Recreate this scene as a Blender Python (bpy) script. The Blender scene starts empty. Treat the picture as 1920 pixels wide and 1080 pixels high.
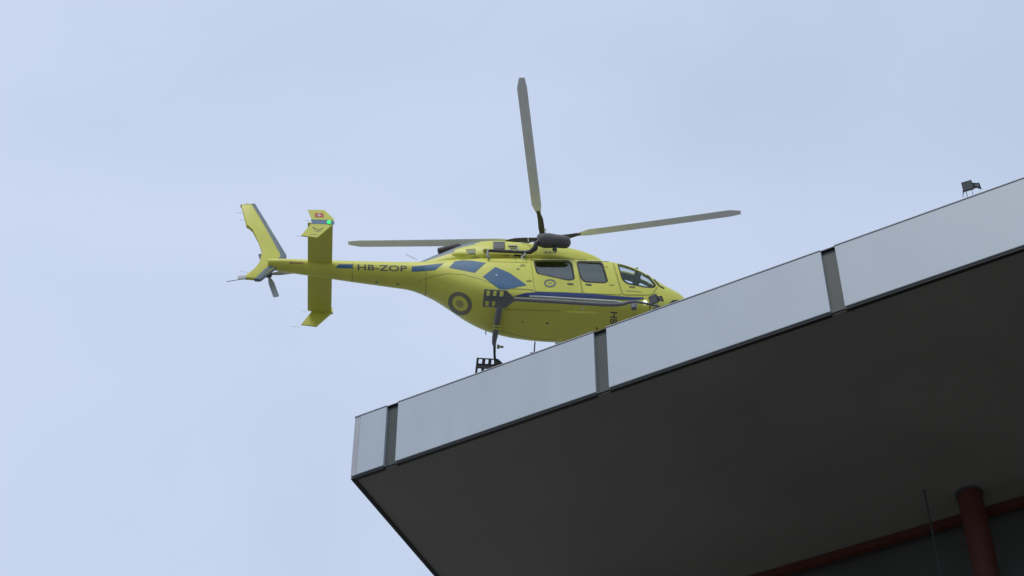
import bpy, bmesh, math, random
from math import sin, cos, pi, radians
from mathutils import Vector, Matrix
from mathutils.bvhtree import BVHTree
from mathutils.geometry import delaunay_2d_cdt, tessellate_polygon

random.seed(7)
scene = bpy.context.scene
COL = scene.collection

# ------------------------------------------------------------------ camera
FPX, PITCH = 3260.0, radians(42.8)
CAM = Vector((0, 0, 1.6))
cd = bpy.data.cameras.new("camera"); cam = bpy.data.objects.new("camera", cd); COL.objects.link(cam)
cd.sensor_width = 36.0; cd.lens = FPX / 1920 * 36.0; cd.clip_start = 0.05; cd.clip_end = 5000
cam.location = CAM; cam.rotation_euler = (radians(90) + PITCH, 0, 0)
scene.camera = cam
RT, FW, UP = Vector((1, 0, 0)), Vector((0, cos(PITCH), sin(PITCH))), Vector((0, -sin(PITCH), cos(PITCH)))
def sight(px, py):                       # survey of the photograph: direction of a sight line
    return RT * ((px - 960) / FPX) + FW + UP * ((540 - py) / FPX)

# ------------------------------------------------------------------ sky and light (overcast)
SUN_EL, SUN_AZ = radians(58), radians(205)      # azimuth clockwise from +Y
world = bpy.data.worlds.new("World"); scene.world = world; world.use_nodes = True
nt = world.node_tree; nt.nodes.clear()
def nn(t, **k):
    n = nt.nodes.new(t)
    for a, b in k.items(): setattr(n, a, b)
    return n
out = nn('ShaderNodeOutputWorld'); bg = nn('ShaderNodeBackground'); bg.inputs['Strength'].default_value = 0.1
sky = nn('ShaderNodeTexSky', sky_type='NISHITA', sun_disc=False); sky.sun_elevation = SUN_EL; sky.sun_rotation = SUN_AZ
tc = nn('ShaderNodeTexCoord'); mp = nn('ShaderNodeMapping'); mp.inputs['Scale'].default_value = (1.1, 1.3, 2.2)
mp.inputs['Location'].default_value = (0.35, 0.2, 0.1)
nz = nn('ShaderNodeTexNoise'); nz.inputs['Scale'].default_value = 1.9; nz.inputs['Detail'].default_value = 5; nz.inputs['Roughness'].default_value = 0.42
nz.inputs['Distortion'].default_value = 0.35
cr = nn('ShaderNodeValToRGB'); cr.color_ramp.elements[0].position = 0.36; cr.color_ramp.elements[1].position = 0.66
SKY_GAIN = 1.0
cr.color_ramp.elements[0].color = (4.95 * SKY_GAIN, 6.05 * SKY_GAIN, 7.9 * SKY_GAIN, 1)
cr.color_ramp.elements[1].color = (6.6 * SKY_GAIN, 7.45 * SKY_GAIN, 9.45 * SKY_GAIN, 1)
mx = nn('ShaderNodeMix', data_type='RGBA'); mx.inputs['Factor'].default_value = 0.93
L = nt.links.new
L(tc.outputs['Generated'], mp.inputs['Vector']); L(mp.outputs['Vector'], nz.inputs['Vector']); 
sep = nn('ShaderNodeSeparateXYZ'); L(tc.outputs['Generated'], sep.inputs['Vector'])
m1 = nn('ShaderNodeMath', operation='MULTIPLY_ADD'); m1.inputs[1].default_value = -0.34; L(sep.outputs['X'], m1.inputs[0]); L(nz.outputs['Fac'], m1.inputs[2])
m2 = nn('ShaderNodeMath', operation='MULTIPLY_ADD'); m2.inputs[1].default_value = 0.28; m2.inputs[2].default_value = -0.18; L(sep.outputs['Z'], m2.inputs[0])
m3 = nn('ShaderNodeMath', operation='ADD'); L(m1.outputs[0], m3.inputs[0]); L(m2.outputs[0], m3.inputs[1]); L(m3.outputs[0], cr.inputs['Fac'])
L(sky.outputs['Color'], mx.inputs[6]); L(cr.outputs['Color'], mx.inputs[7]); L(mx.outputs[2], bg.inputs['Color']); L(bg.outputs['Background'], out.inputs['Surface'])
sd = bpy.data.lights.new("sun", 'SUN'); sd.energy = 1.5; sd.angle = radians(22); sd.color = (1.0, 0.96, 0.88)
sun = bpy.data.objects.new("sun", sd); COL.objects.link(sun)
sdir = Vector((sin(SUN_AZ) * cos(SUN_EL), cos(SUN_AZ) * cos(SUN_EL), sin(SUN_EL)))
sun.rotation_euler = (-sdir).to_track_quat('-Z', 'Y').to_euler()

scene.view_settings.view_transform = 'Standard'; scene.view_settings.look = 'None'
scene.view_settings.exposure = 0.0; scene.view_settings.gamma = 1.0

# ------------------------------------------------------------------ materials
def mat(name, col, rough=0.5, metal=0.0, var=0.06, scale=3.0, spec=0.5, coat=0.0, bump=0.0, stretch=(1, 1, 1), emit=None, col2=None):
    m = bpy.data.materials.new(name); m.use_nodes = True; t = m.node_tree; b = t.nodes['Principled BSDF']
    b.inputs['Roughness'].default_value = rough; b.inputs['Metallic'].default_value = metal
    b.inputs['Specular IOR Level'].default_value = spec; b.inputs['Coat Weight'].default_value = coat; b.inputs['Coat Roughness'].default_value = 0.15
    co = t.nodes.new('ShaderNodeTexCoord'); ma = t.nodes.new('ShaderNodeMapping'); ma.inputs['Scale'].default_value = stretch
    no = t.nodes.new('ShaderNodeTexNoise'); no.inputs['Scale'].default_value = scale; no.inputs['Detail'].default_value = 6
    ra = t.nodes.new('ShaderNodeValToRGB'); ra.color_ramp.elements[0].position = 0.3; ra.color_ramp.elements[1].position = 0.7
    c2 = col2 or tuple(min(1, c * (1 + var)) for c in col)
    ra.color_ramp.elements[0].color = tuple(c * (1 - var) for c in col) + (1,); ra.color_ramp.elements[1].color = tuple(c2) + (1,)
    t.links.new(co.outputs['Object'], ma.inputs['Vector']); t.links.new(ma.outputs['Vector'], no.inputs['Vector'])
    t.links.new(no.outputs['Fac'], ra.inputs['Fac']); t.links.new(ra.outputs['Color'], b.inputs['Base Color'])
    mr = t.nodes.new('ShaderNodeMapRange'); mr.inputs['To Min'].default_value = max(0.02, rough - 0.08); mr.inputs['To Max'].default_value = min(1, rough + 0.1)
    t.links.new(no.outputs['Fac'], mr.inputs['Value']); t.links.new(mr.outputs['Result'], b.inputs['Roughness'])
    if bump:
        bu = t.nodes.new('ShaderNodeBump'); bu.inputs['Strength'].default_value = bump; bu.inputs['Distance'].default_value = 0.02
        t.links.new(no.outputs['Fac'], bu.inputs['Height']); t.links.new(bu.outputs['Normal'], b.inputs['Normal'])
    if emit:
        b.inputs['Emission Color'].default_value = emit[0] + (1,); b.inputs['Emission Strength'].default_value = emit[1]
    return m
YEL = mat('yellow_paint', (0.64, 0.635, 0.10), 0.46, var=0.05, scale=1.4, coat=0.06, spec=0.35)
YEL2 = mat('yellow_paint_dull', (0.60, 0.58, 0.085), 0.5, var=0.06, scale=2.0)
YSH = mat('dark_yellow_shade_and_trim', (0.30, 0.29, 0.06), 0.6)  # darker yellow: shade painted into scoops, plain colour of seams and trim
BLU = mat('blue_paint', (0.058, 0.145, 0.255), 0.5, var=0.06, spec=0.3)
NAVY = mat('navy_paint', (0.02, 0.045, 0.17), 0.4)
LETTER = mat('grey_lettering', (0.075, 0.085, 0.075), 0.55)
GREYRING = mat('grey_emblem', (0.19, 0.185, 0.125), 0.6, var=0.1)
SLATE = mat('slate_grey_paint', (0.17, 0.215, 0.235), 0.45, var=0.08)
DARK = mat('dark_metal', (0.05, 0.05, 0.052), 0.5, var=0.15, scale=6)
SKID = mat('skid_grey', (0.16, 0.165, 0.17), 0.5, var=0.15, scale=4)
SILV = mat('silver_metal', (0.45, 0.46, 0.48), 0.35, metal=0.6, var=0.1)
HOISTM = mat('hoist_grey', (0.105, 0.10, 0.10), 0.55, var=0.12, scale=5)
BLK = mat('black_rubber', (0.018, 0.02, 0.018), 0.6)
EXH = mat('exhaust_metal', (0.07, 0.055, 0.055), 0.5, metal=0.4, var=0.2, scale=8)
TBLADE = mat('tail_blade_grey', (0.42, 0.43, 0.45), 0.5)
BLADE = mat('blade_grey', (0.82, 0.84, 0.88), 0.45, var=0.05)
CABIN = mat('cabin_lining', (0.52, 0.54, 0.52), 0.8)
SEATM = mat('seat_fabric', (0.07, 0.08, 0.09), 0.9)
ORG = mat('orange_fabric', (0.62, 0.10, 0.05), 0.8)
REDP = mat('flag_red', (0.50, 0.08, 0.06), 0.5)
WHT = mat('flag_white', (0.75, 0.75, 0.72), 0.5)
FLESH = mat('faded_red_arrow', (0.36, 0.17, 0.10), 0.5)
NAVG = mat('green_nav_lens', (0.05, 0.6, 0.1), 0.3, emit=((0.03, 1.0, 0.10), 2.5))
LAND = mat('landing_light_glass', (0.8, 0.8, 0.8), 0.2, emit=((0.95, 0.97, 1.0), 2.0))
def glass(name, tint, fac):
    m = bpy.data.materials.new(name); m.use_nodes = True; t = m.node_tree; t.nodes.clear()
    o = t.nodes.new('ShaderNodeOutputMaterial'); a = t.nodes.new('ShaderNodeBsdfTransparent'); a.inputs[0].default_value = tint + (1,)
    g = t.nodes.new('ShaderNodeBsdfGlossy'); g.inputs['Roughness'].default_value = 0.04; g.inputs['Color'].default_value = (0.9, 0.95, 0.95, 1)
    f = t.nodes.new('ShaderNodeLayerWeight'); f.inputs['Blend'].default_value = 0.12
    ad = t.nodes.new('ShaderNodeMath'); ad.operation = 'ADD'; ad.inputs[1].default_value = fac
    mi = t.nodes.new('ShaderNodeMixShader')
    t.links.new(f.outputs[0], ad.inputs[0]); t.links.new(ad.outputs[0], mi.inputs[0]); t.links.new(a.outputs[0], mi.inputs[1]); t.links.new(g.outputs[0], mi.inputs[2]); t.links.new(mi.outputs[0], o.inputs[0])
    return m
GLASS = glass('cabin_glass', (0.55, 0.62, 0.60), 0.17)
CLEAR = glass('cockpit_glass', (0.82, 0.88, 0.88), 0.03)

# ------------------------------------------------------------------ mesh helpers
class MB:
    def __init__(s): s.bm = bmesh.new()
    def box(s, c, d, rot=None, bev=0.0):
        m = Matrix.Translation(Vector(c)) @ (rot.to_4x4() if rot else Matrix()) @ Matrix.Diagonal((d[0], d[1], d[2], 1))
        r = bmesh.ops.create_cube(s.bm, size=1, matrix=m)
        if bev: bmesh.ops.bevel(s.bm, geom=list({e for v in r['verts'] for e in v.link_edges}), offset=bev, segments=2, affect='EDGES', profile=0.6)
        return s
    def tube(s, pts, r, n=12, flat=1.0, caps=True, closed=False):
        pts = [Vector(p) for p in pts]; rs = r if isinstance(r, (list, tuple)) else [r] * len(pts)
        rings = []; prev = None
        for i, p in enumerate(pts):
            a = pts[max(i - 1, 0)]; b = pts[min(i + 1, len(pts) - 1)]
            t = (b - a).normalized()
            ref = Vector((0, 0, 1)) if abs(t.z) < 0.9 else Vector((1, 0, 0))
            if prev is not None: ref = prev
            sd_ = t.cross(ref).normalized(); u = sd_.cross(t).normalized(); prev = u
            rings.append([s.bm.verts.new(p + (sd_ * cos(2 * pi * k / n) + u * sin(2 * pi * k / n) * flat) * rs[i]) for k in range(n)])
        for A, B in zip(rings, rings[1:]):
            for k in range(n): s.bm.faces.new((A[k], A[(k + 1) % n], B[(k + 1) % n], B[k]))
        if caps: s.bm.faces.new(rings[0][::-1]); s.bm.faces.new(rings[-1])
        return s
    def loft(s, rings, mats=None, caps=True):
        R = [[s.bm.verts.new(p) for p in r] for r in rings]; n = len(R[0])
        for i, (A, B) in enumerate(zip(R, R[1:])):
            for k in range(n):
                f = s.bm.faces.new((A[k], A[(k + 1) % n], B[(k + 1) % n], B[k]))
                if mats: f.material_index = mats(i, k)
        if caps: s.bm.faces.new(R[0][::-1]); s.bm.faces.new(R[-1])
        return s
    def prism(s, poly, off):             # poly: list of points, extruded by vector off
        a = [s.bm.verts.new(Vector(p)) for p in poly]; b = [s.bm.verts.new(Vector(p) + Vector(off)) for p in poly]
        n = len(a); s.bm.faces.new(a); s.bm.faces.new(b[::-1])
        for i in range(n): s.bm.faces.new((a[i], b[i], b[(i + 1) % n], a[(i + 1) % n]))
        return s
    def build(s, name, m, parent=None, smooth=False, loc=(0, 0, 0), rotz=0, label=None, normals=True):
        if normals: bmesh.ops.recalc_face_normals(s.bm, faces=s.bm.faces)
        me = bpy.data.meshes.new(name); s.bm.to_mesh(me); s.bm.free()
        return link(name, me, m, parent, smooth, loc, rotz, label)
def link(name, me, m, parent=None, smooth=False, loc=(0, 0, 0), rotz=0, label=None):
    for x in (m if isinstance(m, (list, tuple)) else [m]): me.materials.append(x)
    if smooth and 'nrm' not in me:
        me.shade_smooth()
        if smooth is not True: me.set_sharp_from_angle(angle=radians(smooth))
    o = bpy.data.objects.new(name, me); COL.objects.link(o); o.location = loc; o.rotation_euler = (0, 0, rotz)
    if parent: o.parent = parent
    if label: o['label'] = label
    return o
def empty(name, loc=(0, 0, 0), rz=0, label=None, cat=None, group=None):
    o = bpy.data.objects.new(name, None); COL.objects.link(o); o.location = loc; o.rotation_euler = (0, 0, rz); o.empty_display_size = 0.2
    if label: o['label'] = label; o['category'] = cat
    if group: o['group'] = group
    return o

# ------------------------------------------------------------------ ground
g = MB(); N = 24
for i in range(N + 1):
    for j in range(N + 1): g.bm.verts.new(((i / N - .5) * 3000, (j / N - .5) * 3000, 0))
g.bm.verts.ensure_lookup_table()
for i in range(N):
    for j in range(N): g.bm.faces.new([g.bm.verts[a * (N + 1) + b] for a, b in ((i, j), (i + 1, j), (i + 1, j + 1), (i, j + 1))])
GROUND = mat('concrete_ground', (0.175, 0.172, 0.155), 0.9, var=0.18, scale=0.35, bump=0.2)
gr = g.build('ground', GROUND); gr['kind'] = 'structure'

# ------------------------------------------------------------------ building: projecting flat roof on red columns
HB, HT = 15.41, 16.41
LC = Vector((-2.117, 18.617, 0)); ANG = math.atan2(-0.48332, 0.87544)
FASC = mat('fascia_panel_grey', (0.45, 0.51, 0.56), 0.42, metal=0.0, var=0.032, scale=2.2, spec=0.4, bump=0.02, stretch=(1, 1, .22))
CORN = mat('corner_trim_grey', (0.40, 0.41, 0.45), 0.45, var=0.08, scale=5)
JOINT = mat('joint_strip_grey', (0.048, 0.057, 0.056), 0.5, var=0.12, scale=2.5)
TRIMD = mat('dark_drip_edge', (0.012, 0.011, 0.012), 0.6)
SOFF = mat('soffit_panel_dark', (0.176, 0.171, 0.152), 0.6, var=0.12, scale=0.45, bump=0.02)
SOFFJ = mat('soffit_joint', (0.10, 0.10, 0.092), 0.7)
ROOFM = mat('roof_membrane', (0.25, 0.25, 0.25), 0.9, var=0.12)
REDC = mat('red_column_paint', (0.075, 0.018, 0.013), 0.5, var=0.1)
WALLM = mat('wall_cladding_dark', (0.055, 0.055, 0.05), 0.7, var=0.1, scale=1.2)
WINM = mat('window_glass_dark', (0.03, 0.035, 0.04), 0.1, var=0.1)
bld = empty('building', (LC.x, LC.y, 0), ANG, 'grey building with projecting flat roof of pale metal panels and dark underside', 'building')
# building frame: x along the fascia, y inwards (away from the camera), z up
ROOF_LEN = 24.0
SK = (-0.083)                                    # the left edge leaves the corner 94.7 degrees from the fascia
DEP = 12.0
def roofpoly(inset, z, e=0.0):
    return [(inset, inset, z), (ROOF_LEN - inset, inset, z), (ROOF_LEN - inset, DEP, z), (SK * DEP + inset, DEP, z)]
b = MB(); b.prism(roofpoly(0.07, HB + 0.012), (0, 0, HT - HB - 0.05)); b.build('roof', ROOFM, bld)
# soffit boards with fine joints
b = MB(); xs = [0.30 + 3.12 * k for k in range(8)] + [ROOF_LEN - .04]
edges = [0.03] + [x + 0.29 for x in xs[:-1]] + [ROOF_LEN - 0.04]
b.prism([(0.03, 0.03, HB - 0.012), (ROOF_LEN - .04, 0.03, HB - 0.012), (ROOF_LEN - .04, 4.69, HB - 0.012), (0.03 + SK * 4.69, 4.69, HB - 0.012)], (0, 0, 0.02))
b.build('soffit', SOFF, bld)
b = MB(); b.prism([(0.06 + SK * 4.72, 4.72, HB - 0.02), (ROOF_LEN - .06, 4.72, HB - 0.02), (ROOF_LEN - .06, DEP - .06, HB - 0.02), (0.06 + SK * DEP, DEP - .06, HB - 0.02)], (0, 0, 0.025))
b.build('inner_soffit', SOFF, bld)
# left side fascia (turned away from the camera)
b = MB(); b.prism([(0.0, 0.0, HB - 0.02), (SK * DEP, DEP, HB - 0.02), (SK * DEP + 0.03, DEP, HB - 0.02), (0.03, 0.0, HB - 0.02)], (0, 0, HT - HB + 0.02)); b.build('side_fascia', FASC, bld)
b = MB(); b.prism([(-0.012, 0.02, HB - 0.035), (SK * DEP - .012, DEP, HB - 0.035), (SK * DEP + 0.035, DEP, HB - 0.035), (0.04, 0.02, HB - 0.035)], (0, 0, 0.014)); b.build('drip_edge', TRIMD, bld)
# front fascia: panels, recessed dark joint strips, corner trim, coping, drip edge
js = [0.503, 3.635, 6.752, 9.87, 12.99, 16.11, 19.23, 22.35]; JW = 0.183
px = 0.085
for k, j in enumerate(js + [ROOF_LEN]):
    b = MB(); b.box(((px + j) / 2, -0.012, (HB + HT) / 2 - 0.004), (j - px, 0.05, HT - HB - 0.012), bev=0.006)
    b.build('fascia_panel', FASC, bld); px = j + JW
for j in js:
    b = MB(); b.box((j + JW / 2, 0.022, (HB + HT) / 2 - 0.003), (JW + 0.02, 0.03, HT - HB - 0.02)); b.build('joint_strip', JOINT, bld)
    b = MB(); b.box((j + JW / 2, 0.0, HT - 0.002), (JW - 0.004, 0.05, 0.018)); b.build('joint_cap', TRIMD, bld)
b = MB(); b.box((0.038, -0.009, (HB + HT) / 2 - 0.004), (0.088, 0.05, HT - HB - 0.010), bev=0.005); b.build('corner_trim', CORN, bld)
px = -0.01
for j in js + [ROOF_LEN]:
    b = MB(); b.box(((px + j) / 2, -0.012, HT + 0.002), (j - px, 0.066, 0.014), bev=0.003); b.build('coping', CORN, bld)
    b = MB(); b.box(((px + j) / 2, 0.008, HB - 0.024), (j - px - .004, 0.055, 0.022)); b.build('drip_edge', TRIMD, bld); px = j + JW
# red beam, columns, wall with window bands down to the ground
b = MB(); b.box((ROOF_LEN / 2 + 0.2, 4.71, HB - 0.075), (ROOF_LEN - 1.2, 0.10, 0.10)); b.build('beam', REDC, bld)
for cx in (7.05, 13.3, 19.5):
    b = MB(); b.tube([(cx, 4.27, 0), (cx, 4.27, HB - 0.02)], 0.165, 28); c_ = b.build('column', REDC, bld, smooth=40)
    b = MB(); b.tube([(cx, 4.27, HB - 0.045), (cx, 4.27, HB - 0.02)], 0.185, 28); b.build('collar', JOINT, c_, smooth=40)
b = MB(); b.box((ROOF_LEN / 2 + 0.3, 5.05, HB / 2 - .02), (ROOF_LEN - 1.6, 0.3, HB - 0.05)); w_ = b.build('wall', WALLM, bld)
for fz in (1.6, 5.2, 8.8, 12.4):
    for k in range(7):
        b = MB(); b.box((2.4 + 3.12 * k, 4.885, fz), (2.5, 0.03, 1.8)); wi = b.build('window', WINM, w_)
        b = MB(); cx_ = 2.4 + 3.12 * k
        for (dx, dz, sx, sz) in ((-1.27, 0, .07, 1.94), (1.27, 0, .07, 1.94), (0, .93, 2.47, .07), (0, -.93, 2.47, .07), (0, 0, .06, 1.79)): b.box((cx_ + dx, 4.872, fz + dz), (sx, .07, sz))
        b.build('window_frame', JOINT, wi)
b = MB(); b.tube([(6.55, 3.9, 0), (6.55, 3.9, HB - 0.02)], 0.013, 8); b.build('downpipe', JOINT, bld, smooth=40)

# ------------------------------------------------------------------ floodlights on the roof edge
LENS = mat('floodlight_lens', (0.11, 0.11, 0.115), 0.25, var=0.15, scale=20)
def make_flood():
    r = empty('floodlight')
    r['category'] = 'floodlight'; r['group'] = 'floodlights standing on the roof edge'
    tilt = Matrix.Rotation(radians(24), 3, 'X')
    for s in (-1, 1):
        b = MB(); b.tube([(0.046 * s, 0, -0.03), (0.046 * s, 0.0, 0.165)], 0.0055 if s < 0 else 0.004, 8); b.build('leg', SKID, r)
    b = MB()
    fr = [(-0.085, -0.10), (0.085, -0.10), (0.085, 0.05), (-0.085, 0.05)]
    T = lambda p: tilt @ Vector(p) + Vector((0, 0, 0.235))
    front = [T(p) for p in ((-0.088, -0.05, -0.075), (0.088, -0.05, -0.07), (0.078, -0.05, 0.075), (-0.088, -0.05, 0.07))]
    back = [T(p) for p in ((-0.055, 0.07, -0.045), (0.055, 0.07, -0.045), (0.05, 0.07, 0.05), (-0.055, 0.07, 0.05))]
    b.loft([front, back]); b.build('housing', DARK, r)
    b = MB(); b.prism([T(p) for p in ((-0.074, -0.0505, -0.058), (0.074, -0.0505, -0.054), (0.062, -0.0505, 0.058), (-0.074, -0.0505, 0.054))], T((0, -0.004, 0)) - T((0, 0, 0))); b.build('lens', LENS, r)
    b = MB(); b.prism([T(p) for p in ((-0.088, -0.05, -0.03), (-0.088, -0.05, -0.075), (-0.118, -0.085, -0.155))], (0.004, 0.012, 0)); b.build('side_flap', BLK, r)
    b = MB(); b.prism([T(p) for p in ((0.082, -0.05, 0.03), (0.088, -0.05, -0.055), (0.135, -0.06, -0.06), (0.198, -0.075, -0.105), (0.188, -0.075, -0.005), (0.125, -0.06, 0.012))], (-0.004, 0.012, 0)); fl = b.build('side_flap', BLK, r)
    b = MB(); b.prism([T(p) for p in ((0.108, -0.064, -0.042), (0.135, -0.069, -0.046), (0.172, -0.0785, -0.075), (0.17, -0.0785, -0.018), (0.125, -0.067, -0.005))], (0, -0.004, 0)); b.build('flap_grille', SKID, fl)
    b = MB(); b.prism([T(p) for p in ((-0.088, -0.05, -0.075), (0.088, -0.05, -0.07), (0.094, -0.09, -0.085), (-0.094, -0.09, -0.092))], (0, 0.004, 0.004)); b.build('lower_flap', BLK, r)
    return r
def copy_tree(o, parent=None):
    c = o.copy(); COL.objects.link(c); c.parent = parent
    for ch in list(o.children): copy_tree(ch, c)
    return c
def bpt(s, d, z): return Vector((LC.x + 0.87544 * s + 0.48332 * d, LC.y - 0.48332 * s + 0.87544 * d, z))
fl1 = make_flood(); fl1.location = bpt(8.645, 0.02, HT + 0.02); fl1.rotation_euler.z = ANG + radians(8)
fl1.scale = (0.74, 0.74, 0.90)
fl1['label'] = 'small black floodlight alone against the sky above the right end of the roof'
fl2 = copy_tree(fl1); fl2.location = bpt(4.495, 0.02, HT + 0.02); fl2.rotation_euler.z = ANG + radians(-3); fl2.scale = (0.70, 0.70, 0.88)
fl2['label'] = 'small black floodlight on the roof edge in front of the helicopter nose'

# ------------------------------------------------------------------ helicopter
HO = Vector((0.70426, 34.34411, 31.64090)); HYAW = radians(5)
heli = empty('helicopter', HO, HYAW, 'yellow rescue helicopter with blue stripes marked HB-ZOP, hovering above the grey roof', 'helicopter')
HM = Matrix.Translation(HO) @ Matrix.Rotation(HYAW, 4, 'Z'); HI = HM.inverted(); HR = HI.to_3x3()
OL = HI @ CAM
def PY(px, py, y):                       # survey point of the photo on the heli-frame plane y = const
    d = HR @ sight(px, py); t = (y - OL.y) / d.y; return OL + d * t
def PZ(px, py, z):
    d = HR @ sight(px, py); t = (z - OL.z) / d.z; return OL + d * t

def sgp(v, p): return math.copysign(abs(v) ** p, v)
NR = 72
def ring(x, w, zb, zc, zt, nu, nl):
    r = []
    for k in range(NR):
        a = 2 * pi * k / NR; ca, sa = cos(a), sin(a); n = nu if sa >= 0 else nl; h = (zt - zc) if sa >= 0 else (zc - zb)
        r.append((x, w * sgp(ca, 2 / n), zc + h * sgp(sa, 2 / n)))
    return r
BODY = [(4.13, .05, 1.14, 1.24, 1.34, 2, 2), (4.08, .14, 1.04, 1.24, 1.47, 2, 2), (3.97, .24, .93, 1.24, 1.62, 2, 2), (3.75, .38, .78, 1.22, 1.80, 2.1, 2.1), (3.4, .56, .63, 1.15, 1.93, 2.2, 2.4), (3.0, .70, .54, 1.146, 2.172, 2.4, 2.8),
        (2.6, .79, .50, 1.142, 2.383, 2.6, 3.2), (2.2, .85, .485, 1.132, 2.469, 2.8, 3.6), (1.7, .88, .46, 1.08, 2.515, 3, 4), (1.0, .89, .43, 1.05, 2.505, 3, 4),
        (0, .89, .42, 1.024, 2.464, 3, 4), (-.8, .88, .485, 1.095, 2.391, 3, 3.6), (-1.4, .84, .586, 1.248, 2.329, 3, 3), (-1.9, .76, .78, 1.47, 2.314, 2.8, 2.7),
        (-2.4, .64, 1.09, 1.688, 2.286, 2.6, 2.4), (-2.9, .52, 1.389, 1.819, 2.256, 2.4, 2.2), (-3.4, .42, 1.565, 1.909, 2.252, 2.2, 2.1), (-4, .36, 1.615, 1.935, 2.25, 2.1, 2.1),
        (-5, .30, 1.69, 1.96, 2.232, 2, 2), (-6, .25, 1.80, 2.0, 2.20, 2, 2), (-6.75, .215, 1.88, 2.03, 2.19, 2, 2), (-7.25, .16, 1.93, 2.05, 2.17, 2, 2)]
def spline(rows, sub=5):
    outr = []
    for i in range(len(rows) - 1):
        p0 = rows[max(i - 1, 0)]; p1 = rows[i]; p2 = rows[i + 1]; p3 = rows[min(i + 2, len(rows) - 1)]
        x0, x1, x2, x3 = p0[0], p1[0], p2[0], p3[0]
        for j in range(sub):
            t = j / sub; row = []
            h = x2 - x1
            for c in range(len(p1)):
                m1 = (p2[c] - p0[c]) / (x2 - x0) * h if i > 0 else (p2[c] - p1[c])
                m2 = (p3[c] - p1[c]) / (x3 - x1) * h if i + 2 < len(rows) else (p2[c] - p1[c])
                row.append((2*t**3 - 3*t**2 + 1)*p1[c] + (t**3 - 2*t*t + t)*m1 + (-2*t**3 + 3*t*t)*p2[c] + (t**3 - t*t)*m2)
            outr.append(row)
    outr.append(list(rows[-1])); return outr
def loft_bm(rows, sub=5):
    m = MB(); m.loft([ring(*r) for r in spline(rows, sub)]); bmesh.ops.recalc_face_normals(m.bm, faces=m.bm.faces); return m
body_mb = loft_bm(BODY)
body_me = bpy.data.meshes.new('fuselage'); body_mb.bm.to_mesh(body_me)
COWL = [(2.0, .12, 2.3, 2.42, 2.60, 2.2, 2), (1.7, .30, 2.2, 2.45, 2.86, 2.3, 2), (1.4, .42, 2.2, 2.45, 2.99, 2.3, 2), (1.0, .53, 2.2, 2.45, 3.075, 2.3, 2), (.5, .60, 2.2, 2.45, 3.13, 2.3, 2), (0, .64, 2.15, 2.4, 3.146, 2.3, 2), (-.5, .66, 2.1, 2.35, 3.155, 2.3, 2),
        (-1, .66, 2.1, 2.35, 3.165, 2.3, 2), (-1.5, .62, 2.1, 2.35, 3.16, 2.2, 2), (-2, .53, 2.1, 2.32, 3.05, 2.2, 2), (-2.4, .43, 2.08, 2.28, 2.89, 2.1, 2), (-2.8, .33, 2.05, 2.22, 2.66, 2, 2), (-3.1, .24, 2.02, 2.18, 2.47, 2, 2), (-3.4, .13, 2.0, 2.14, 2.32, 2, 2)]
cowl_mb = MB(); crows = spline(COWL, 4)
def cm(i, k):
    a = (k + .5) / NR * 360; x = crows[i][0]
    lim = 90 if x > -1.35 else 90 - min(1, (-1.35 - x) / 0.35) * (62 if x > -2.3 else 74)
    return 1 if lim < a < 180 - lim else 0
cowl_mb.loft([ring(*r) for r in crows], mats=cm); bmesh.ops.recalc_face_normals(cowl_mb.bm, faces=cowl_mb.bm.faces)
# combined surface for laying markings and windows on
comb = bmesh.new(); comb.from_mesh(body_me)
cowl_me = bpy.data.meshes.new('engine_cowling'); cowl_mb.bm.to_mesh(cowl_me); comb.from_mesh(cowl_me)
SURF = BVHTree.FromBMesh(comb); BODYS = BVHTree.FromBMesh(body_mb.bm)
body_mb.bm.free(); cowl_mb.bm.free()
link('engine_cowling', cowl_me, [YEL, SLATE], heli, smooth=50)

def hit(px, py, tree=SURF):
    d = (HR @ sight(px, py)).normalized(); h = tree.ray_cast(OL, d)
    return (h[0], h[1]) if h[0] is not None else (None, None)
def dense(poly, step):
    o = []
    for i in range(len(poly)):
        a = Vector(poly[i]); b = Vector(poly[(i + 1) % len(poly)]); n = max(1, int((b - a).length / step))
        o += [a.lerp(b, k / n) for k in range(n)]
    return o
def inside(p, poly):
    c = False; j = len(poly) - 1
    for i in range(len(poly)):
        a, b = poly[i], poly[j]
        if (a[1] > p[1]) != (b[1] > p[1]) and p[0] < (b[0] - a[0]) * (p[1] - a[1]) / (b[1] - a[1]) + a[0]: c = not c
        j = i
    return c
def rounded(poly, r=3.0, n=5):           # round the corners of a polygon
    o = []; N_ = len(poly)
    for i in range(N_):
        p = Vector(poly[i]); a = (Vector(poly[i - 1]) - p); b = (Vector(poly[(i + 1) % N_]) - p)
        rr = min(r, a.length * .45, b.length * .45); A = p + a.normalized() * rr; B = p + b.normalized() * rr
        for k in range(n + 1):
            t = k / n; o.append(A * (1 - t) ** 2 + p * 2 * t * (1 - t) + B * t * t)
    return [tuple(v) for v in o]
def scaled(poly, d):                     # offset a convex polygon outwards by d
    c = Vector((sum(p[0] for p in poly) / len(poly), sum(p[1] for p in poly) / len(poly))); o = []
    for p in poly:
        v = Vector(p) - c; o.append(tuple(c + v * (1 + d / max(v.length, 1e-6))))
    return o
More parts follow.
